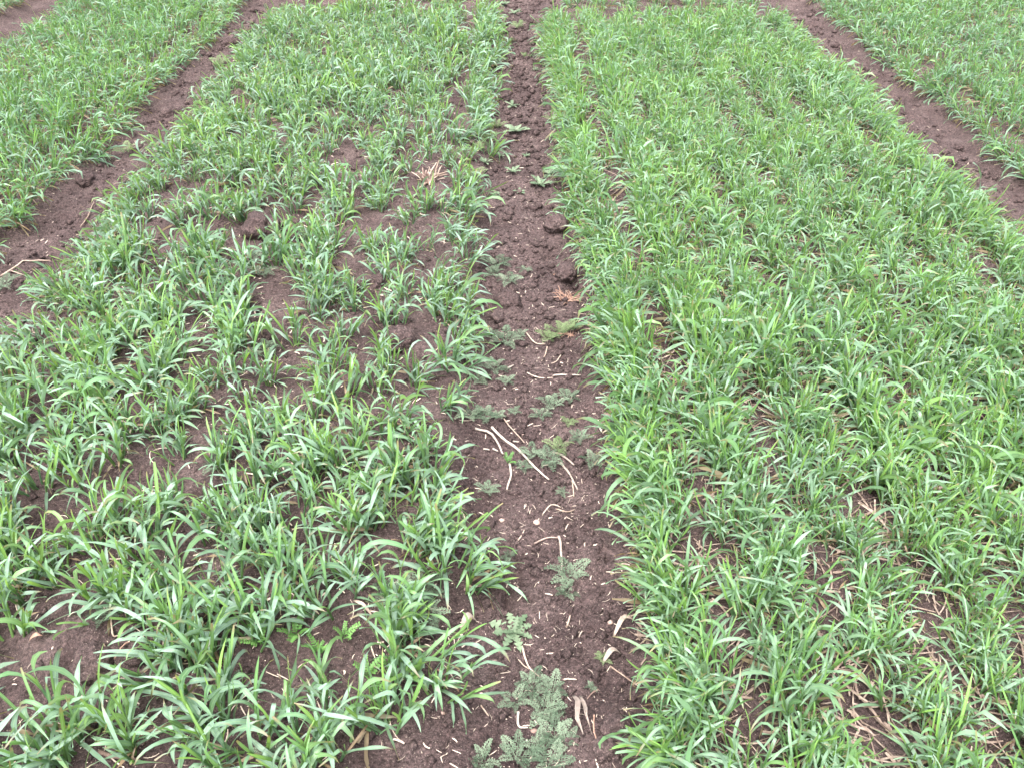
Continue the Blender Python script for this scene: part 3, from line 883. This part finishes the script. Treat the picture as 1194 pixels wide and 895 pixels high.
def dry_leaf(line, wpx, label, lift=.012, curl=1.2, mat=M_DRYLEAF, seed=1):
    o, v, f = ribbon(line, wpx, lift, curl, seed)
    me = mesh_np('dry_leaf', v, [f], mat)
    ob = add('dry_leaf', me, None, label, 'dry leaf', 'dry leaves on the soil', matrix=Matrix.Translation(o))
    sol = ob.modifiers.new('thickness', 'SOLIDIFY'); sol.thickness = .0008
dry_leaf([(668, 812), (673, 828), (672, 846), (680, 857)], 7, 'left of the two curled grey dry leaves low in the furrow', .03, 1.0)
dry_leaf([(676, 812), (681, 832), (682, 845), (690, 857)], 6, 'right of the two curled grey dry leaves, pale edged', .035, -1.3, M_BONE)
dry_leaf([(538, 735), (546, 728), (556, 725)], 9, 'dry tan leaf curled below the cereal leaves at furrow left', .02, 1.0)
dry_leaf([(703, 773), (712, 768), (724, 762)], 7, 'dry pale leaf curled at the dense plot edge', .02, 1.4)
dry_leaf([(715, 745), (725, 733), (740, 728)], 6, 'tan dry blade bent beneath the dense plot edge', .03, .8, M_LITTER)
dry_leaf([(36, 750), (44, 745), (50, 741)], 6, 'orange-brown dry leaf in the lower left bare patch', .012, .8, M_STRAW_RED)
dry_leaf([(412, 700), (425, 712), (436, 722)], 5, 'tan dry blade under the feathery weed in the patchy plot', .014, .8, M_LITTER)

def stubble(px, py, label, n, Lm, wr, mat, seed, spread):
    r = random.Random(seed)
    b = G(px, py)
    e = add('stubble_tuft', None, None, label, 'dead tuft', matrix=Matrix.Translation(b))
    for k in range(n):
        a = r.uniform(0, 2 * math.pi)
        el = r.uniform(*spread)
        L_ = Lm * r.uniform(.5, 1.1)
        c = Vector((math.cos(a) * math.cos(el), math.sin(a) * math.cos(el), math.sin(el)))
        st = Vector((r.gauss(0, .012), r.gauss(0, .012), 0))
        v, f = tube([st, st + c * L_ * .5, st + c * L_ + Vector((0, 0, -L_ * .18))], [wr, wr * .9, wr * .5], 5)
        add('straw', mesh_np('straw', v, f, mat), e)
stubble(502, 212, 'bleached stubble clump with splayed stalks in the upper patchy plot', 16, .12, .004, M_STRAW, 3, (.1, 1.3))
stubble(497, 212, 'dark russet stump of dead stalks beside the bleached stubble', 9, .08, .006, M_STICK, 6, (.8, 1.5))
stubble(662, 348, 'russet dead grass tuft at the right side of the furrow', 34, .07, .0017, M_STRAW_RED, 4, (.05, .7))
stubble(668, 392, 'small russet dead tuft under the dense plot edge', 16, .05, .0016, M_STRAW_RED, 8, (.05, .6))
stubble(357, 530, 'little pale dead tuft among plants in the patchy plot', 10, .05, .0022, M_STRAW, 9, (.05, .8))

def stone(px, py, wpx, label, seed):
    b = G(px, py)
    r = wpx / F_PX * project(*b)[2] / 2 * .85
    bm = bmesh.new(); bmesh.ops.create_icosphere(bm, subdivisions=2, radius=1.0)
    v = np.array([q.co[:] for q in bm.verts]); f = np.array([[q.index for q in fc.verts] for fc in bm.faces]); bm.free()
    v = v * (1 + .7 * fbm(v[:, 0] + seed, v[:, 1] + v[:, 2], .7, 3))[:, None] * r * np.array([1.1, .85, .7])
    add('pebble', mesh_np('pebble', v, [f], M_STONE), None, label, 'pebble', 'pebbles in the furrow', matrix=Matrix.Translation(b + Vector((0, 0, r * .35))))
for k, a in enumerate([(622, 853, 9, 'rounded pinkish pebble beside the feathery weed mat'), (607, 856, 4, 'tiny pebble left of the rounded pinkish pebble'),
                       (711, 727, 7, 'round pinkish pebble at the edge of the dense plot'), (585, 608, 7, 'flat pale pebble at the upper left of the smooth furrow'),
                       (626, 609, 9, 'flat pale pebble in the middle of the smooth furrow'), (516, 831, 8, 'pale lump on the soil beside the last cereal plant'),
                       (582, 758, 7, 'tan chip-like pebble below the toothed rosette'), (610, 508, 5, 'small reddish pebble between feathery weeds mid furrow')]):
    stone(a[0], a[1], a[2], a[3], 2.3 * k + 1)

# ------------------------------------------------------------------ weeds
def feather_leaf(seed, pairs=7):
    """twice-divided leaf of length 1 along +X"""
    r = random.Random(seed)
    V, F = [], []
    def quad(p, d, L_, w, nz=.0):
        side = Vector((-d.y, d.x, nz)) * w
        o = len(V)
        V.extend([p, p + d * L_ * .45 + side, p + d * L_, p + d * L_ * .45 - side])
        F.append((o, o + 1, o + 2, o + 3))
    def rise(t): return .30 * math.sin(t * 2.2) - .12 * t * t
    nseg = 6
    for i in range(nseg):
        a, b = i / nseg, (i + 1) / nseg
        o = len(V)
        w = .012
        V.extend([Vector((a, -w, rise(a))), Vector((a, w, rise(a))), Vector((b, w * .8, rise(b))), Vector((b, -w * .8, rise(b)))])
        F.append((o, o + 1, o + 2, o + 3))
    for i in range(pairs):
        t = .22 + .76 * i / (pairs - 1)
        env = .20 * math.sin(math.pi * min(1, .25 + t * .70)) + .05
        for s in (-1, 1):
            an = s * D(r.uniform(48, 68)) * (1.15 - .5 * t)
            d = Vector((math.cos(an), math.sin(an), r.uniform(-.15, .35)))
            p = Vector((t, 0, rise(t)))
            quad(p, d, env, .018)
            for q in range(2):
                tq = .42 + .34 * q
                for s2 in (-1, 1):
                    an2 = an + s2 * D(r.uniform(38, 60))
                    d2 = Vector((math.cos(an2), math.sin(an2), r.uniform(-.2, .4)))
                    quad(p + d * env * tq, d2, env * r.uniform(.40, .60), .022)
    return np.array([tuple(q) for q in V]), np.array(F)

def lobed_leaf(seed):
    r = random.Random(seed)
    n = 17
    V, F = [], []
    for i in range(n):
        t = i / (n - 1)
        env = .04 + .14 * math.sin(math.pi * min(1, .05 + t ** 1.3 * .93))
        w = env * (1.15 if i % 3 == 1 else (.85 if i % 3 == 2 else .30)) * r.uniform(.85, 1.15)
        if i == n - 1: w = .02
        x = t + (-.03 if i % 3 == 1 else 0)
        z = .10 * math.sin(t * 2.6) - .03 * t
        V += [(x, -w, z + .25 * w + r.uniform(-.012, .012)), (t, 0, z - .01), (x, w, z + .25 * w + r.uniform(-.012, .012))]
    for i in range(n - 1):
        for j in range(2):
            a = i * 3 + j
            F.append((a, a + 1, a + 4, a + 3))
    return np.array(V), np.array(F)

def vetch_leaf(seed):
    r = random.Random(seed)
    V, F = [], []
    def oval(p, d, L_, w):
        s = Vector((-d.y, d.x, .25)) * w
        o = len(V)
        V.extend([p, p + d * L_ * .3 + s, p + d * L_ * .75 + s * .9, p + d * L_, p + d * L_ * .75 - s * .9, p + d * L_ * .3 - s])
        F.append((o, o + 1, o + 2, o + 3)); F.append((o, o + 3, o + 4, o + 5))
    for i in range(5):
        a, b = i / 5, (i + 1) / 5
        o = len(V); z0, z1 = .35 * math.sin(a * 1.8), .35 * math.sin(b * 1.8)
        V.extend([Vector((a, -.01, z0)), Vector((a, .01, z0)), Vector((b, .01, z1)), Vector((b, -.01, z1))]); F.append((o, o + 1, o + 2, o + 3))
    for i in range(7):
        t = .25 + .7 * i / 6
        for s in (-1, 1):
            an = s * D(r.uniform(52, 70))
            oval(Vector((t, 0, .35 * math.sin(t * 1.8))), Vector((math.cos(an), math.sin(an), r.uniform(-.1, .2))), .20 * (1.2 - .5 * t), .045)
    return np.array([tuple(q) for q in V]), np.array(F)

FE = [feather_leaf(s) for s in range(5)]
LO = [lobed_leaf(s) for s in range(4)]
VE = [vetch_leaf(s) for s in range(3)]
_wm = {}
def weed_mesh(tag, i, mat):
    key = (tag, i, mat.name)
    if key not in _wm:
        v, f = {'fe': FE, 'lo': LO, 've': VE}[tag][i]
        _wm[key] = mesh_np('leaf', v, [f], mat, False)
    return _wm[key]

wr_ = random.Random(77)
def weed(name, px, py, diam_px, nleaf, tag, mat, label, cat, group, elev=(2, 24)):
    b = G(px, py)
    rad = diam_px / F_PX * project(*b)[2] / 2
    e = add(name, None, None, label, cat, group, matrix=Matrix.Translation(b + Vector((0, 0, .003))))
    e.empty_display_size = .02
    ph = wr_.uniform(0, 6.28)
    bank_ = {'fe': FE, 'lo': LO, 've': VE}[tag]
    for k in range(nleaf):
        a = ph + k * 2.39996 + wr_.uniform(-.25, .25)
        el = D(wr_.uniform(*elev))
        L_ = rad * wr_.uniform(.75, 1.15) * (1.0 if k < nleaf * .65 else .65)
        w = L_ * wr_.uniform(.9, 1.15)
        Mx = Matrix.Rotation(a, 4, 'Z') @ Matrix.Rotation(-el - (.35 if k > nleaf * .65 else 0), 4, 'Y') @ Matrix.Rotation(wr_.uniform(-.3, .3), 4, 'X') @ Matrix.Diagonal((L_, w, L_, 1))
        add('leaf', weed_mesh(tag, wr_.randrange(len(bank_)), mat), e, matrix=Mx)

weed('toothed_rosette', 600, 738, 58, 11, 'lo', M_ROSETTE, 'pale toothed rosette weed flat on the bare furrow, below the cracks', 'weed', 'lobed rosette weeds', (2, 16))
for px, py, d, lb in [(602, 157, 30, 'pale rosette weed level with the upper furrow bend, largest of the far ones'), (614, 181, 17, 'small yellowish rosette just below the largest far rosette'),
                      (598, 203, 28, 'silvery rosette weed midway among the far furrow weeds'), (583, 183, 24, 'flat rosette at the left edge of the upper furrow'), (566, 192, 20, 'rosette tucked under the left plot edge, upper furrow'),
                      (630, 219, 32, 'bushy pale rosette at the right of the upper furrow, above the dark hole'), (606, 226, 20, 'grey rosette lowest of the far furrow rosettes'),
                      (640, 205, 24, 'rosette half under the dense plot edge, upper furrow'), (597, 128, 24, 'broad green rosette beside the left plot end, upper furrow'), (578, 228, 16, 'tiny rosette beside the small hole in the upper furrow'),
                      (625, 80, 18, 'green rosette on the furrow near the top of the picture'), (600, 20, 26, 'rosette at the very top of the central furrow'), (588, 8, 18, 'smaller rosette at the very top of the central furrow'),
                      (165, 170, 20, 'pale rosette in the cloddy furrow beside the side stand'), (240, 105, 22, 'rosette higher up the cloddy furrow'), (272, 55, 22, 'rosette by the topmost clod of the cloddy furrow')]:
    weed('toothed_rosette', px, py, d * wr_.uniform(.7, 1.1), wr_.randint(7, 13), 'lo', M_ROSETTE, lb, 'weed', 'lobed rosette weeds', (4, 30))

FW = [(592, 330, 44, 'dense feathery mat above the dark clod at furrow left'), (578, 312, 38, 'feathery weed at the plot edge above the dense mat'), (612, 316, 24, 'feathery sprig right of the dense mat'),
      (575, 322, 30, 'feathery weed tucked left of the dense mat'), (590, 398, 44, 'feathery weed left of the oblique straw'), (572, 395, 34, 'feathery weed under the left plot leaves, level with the oblique straw'),
      (607, 392, 26, 'small feathery weed touching the oblique straw'), (575, 432, 44, 'feathery weed at furrow left beside the white chip'), (590, 445, 28, 'feathery weed just below the white chip'), (560, 445, 30, 'feathery weed half hidden by left leaves, above the straws'),
      (645, 474, 46, 'broad feathery weed under the level pale straw'), (664, 466, 36, 'feathery weed right of the broad one, by the dense plot'), (630, 486, 28, 'feathery sprig at the lower left of the broad weed'),
      (548, 487, 40, 'feathery weed left above the longest straw'), (566, 490, 40, 'feathery weed directly above the longest straw end'), (580, 484, 26, 'small feathery weed pierced by the thin straw'), (600, 484, 22, 'feathery sprig alone in mid furrow'),
      (640, 538, 46, 'feathery weed right of the longest straw'), (622, 532, 34, 'feathery weed the longest straw passes beside'), (652, 522, 42, 'greener feathery weed above the two bent straws'), (610, 545, 24, 'feathery sprig under the lower half of the longest straw'),
      (675, 512, 36, 'feathery weed against the dense plot, level with the thin straw'), (662, 497, 24, 'yellowish feathery sprig against the dense plot'), (690, 540, 36, 'grey feathery weed at the dense plot edge'),
      (568, 575, 34, 'grey feathery weed under the left plot leaves below the bowed straw'), (655, 578, 22, 'feathery sprig next to the small pit'),
      (664, 674, 58, 'feathery weed at the tip of the bone-white straw'), (662, 692, 36, 'smaller feathery weed just below that at the bone-white straw'), (594, 652, 26, 'sparse feathery seedling on the cracked soil'),
      (620, 803, 54, 'uppermost feathery weed of the low furrow mat'), (645, 806, 50, 'feathery weed right of the uppermost in the low mat'), (600, 818, 40, 'left-reaching feathery weed of the low mat'), (632, 830, 56, 'central feathery weed of the low mat'),
      (650, 838, 46, 'feathery weed of the low mat next to the dry curled leaves'), (646, 858, 58, 'feathery weed of the low mat beside the pinkish pebble'), (628, 868, 44, 'feathery weed just below the pinkish pebble'),
      (660, 868, 44, 'lower right feathery weed of the low mat'), (602, 886, 56, 'feathery weed at the bottom edge, middle of the furrow'), (562, 888, 52, 'leftmost feathery weed at the bottom edge of the furrow'), (640, 892, 56, 'rightmost feathery weed at the bottom edge of the furrow'),
      (490, 688, 76, 'large feathery weed among the left plants by the brown stick'), (472, 706, 64, 'feathery weed behind the last left plants'), (500, 718, 60, 'feathery weed between the large one and the bare soil'), (455, 690, 50, 'left part feathery weed under arching leaves'),
      (155, 700, 60, 'dark feathery weed below the tall left plant'), (122, 724, 46, 'feathery weed at the top of the lower left bare patch'), (180, 690, 40, 'feathery weed right of the dark feathery one'),
      (250, 545, 44, 'feathery weed on bare soil in the middle of the patchy plot'), (262, 520, 36, 'feathery weed above the bare gap in the patchy plot'), (310, 410, 46, 'feathery weed below the dark gap, upper patchy plot'),
      (305, 322, 44, 'feathery weed between the biggest clod and the next gap'), (298, 300, 36, 'low feathery weed in front of the biggest clod'), (8, 335, 44, 'feathery weed in the furrow at the left picture edge'), (172, 800, 34, 'feathery sprig right of the bottom left tuft'),
      (270, 800, 40, 'feathery weed under the leaves, bottom of the patchy plot'), (690, 800, 18, 'tiny feathery sprig above the dry curled leaves'), (703, 770, 26, 'yellowish feathery sprig by the thin bent straw'), (315, 880, 44, 'feathery weed at the bottom edge of the patchy plot')]
for px, py, d, lb in FW:
    ymat = M_FEATHER_Y if ('yellowish' in lb or 'greener' in lb or 'dark feathery' in lb) else M_FEATHER
    weed('feathery_weed', px, py, d * .95, 8, 'fe', ymat, lb, 'weed', 'feathery grey-green weeds', (0, 16))
for px, py, d, lb in [(655, 392, 44, 'yellowish feathery weed under the dense plot leaves, mid furrow'), (640, 398, 34, 'yellowish feathery weed the oblique straw ends in'), (668, 385, 30, 'yellowish feathery weed nearest the small russet tuft'),
                      (555, 205, 30, 'yellowish feathery weed at the left edge of the upper furrow'), (565, 165, 30, 'yellowish feathery weed left of the largest far rosette'), (30, 225, 34, 'low feathery weed under the side stand edge'),
                      (580, 150, 30, 'yellowish feathery weed above the flat left rosette, upper furrow'), (560, 178, 30, 'yellowish feathery weed half under left leaves, upper furrow'), (655, 178, 26, 'yellowish feathery weed at the dense plot edge, upper furrow'),
                      (645, 142, 26, 'yellowish feathery weed at the dense plot edge, above the largest far rosette'), (545, 215, 28, 'yellowish feathery weed next to the stubble clump gap'), (605, 34, 26, 'yellowish feathery weed just below the topmost rosettes'),
                      (594, 52, 22, 'yellowish feathery weed at the left edge near the furrow top'), (612, 68, 18, 'tiny yellowish feathery weed near the furrow top'), (150, 178, 30, 'yellowish feathery weed in the cloddy furrow'), (255, 75, 28, 'yellowish feathery weed high in the cloddy furrow')]:
    weed('feathery_weed', px, py, d, 9, 'fe', M_FEATHER_Y, lb, 'weed', 'feathery grey-green weeds', (5, 35))
for px, py, d, lb in [(428, 790, 60, 'bright vetch-like seedling with paired leaflets beside the furrow plants'), (440, 812, 46, 'vetch-like seedling just below the bright one'), (345, 740, 60, 'round-leaved green weed on bare soil, lower patchy plot'),
                      (372, 762, 60, 'round-leaved weed right of the gap, lower patchy plot'), (402, 745, 44, 'small round-leaved weed left of the furrow plants'), (305, 755, 50, 'round-leaved weed left of the gap, lower patchy plot'),
                      (592, 543, 26, 'small bright green seedling at the bowed straw'), (455, 775, 40, 'vetch-like seedling behind the last cereal plant')]:
    weed('vetch_seedling', px, py, d, 6, 've', M_HERB, lb, 'weed', 'small leafy seedlings', (10, 50))
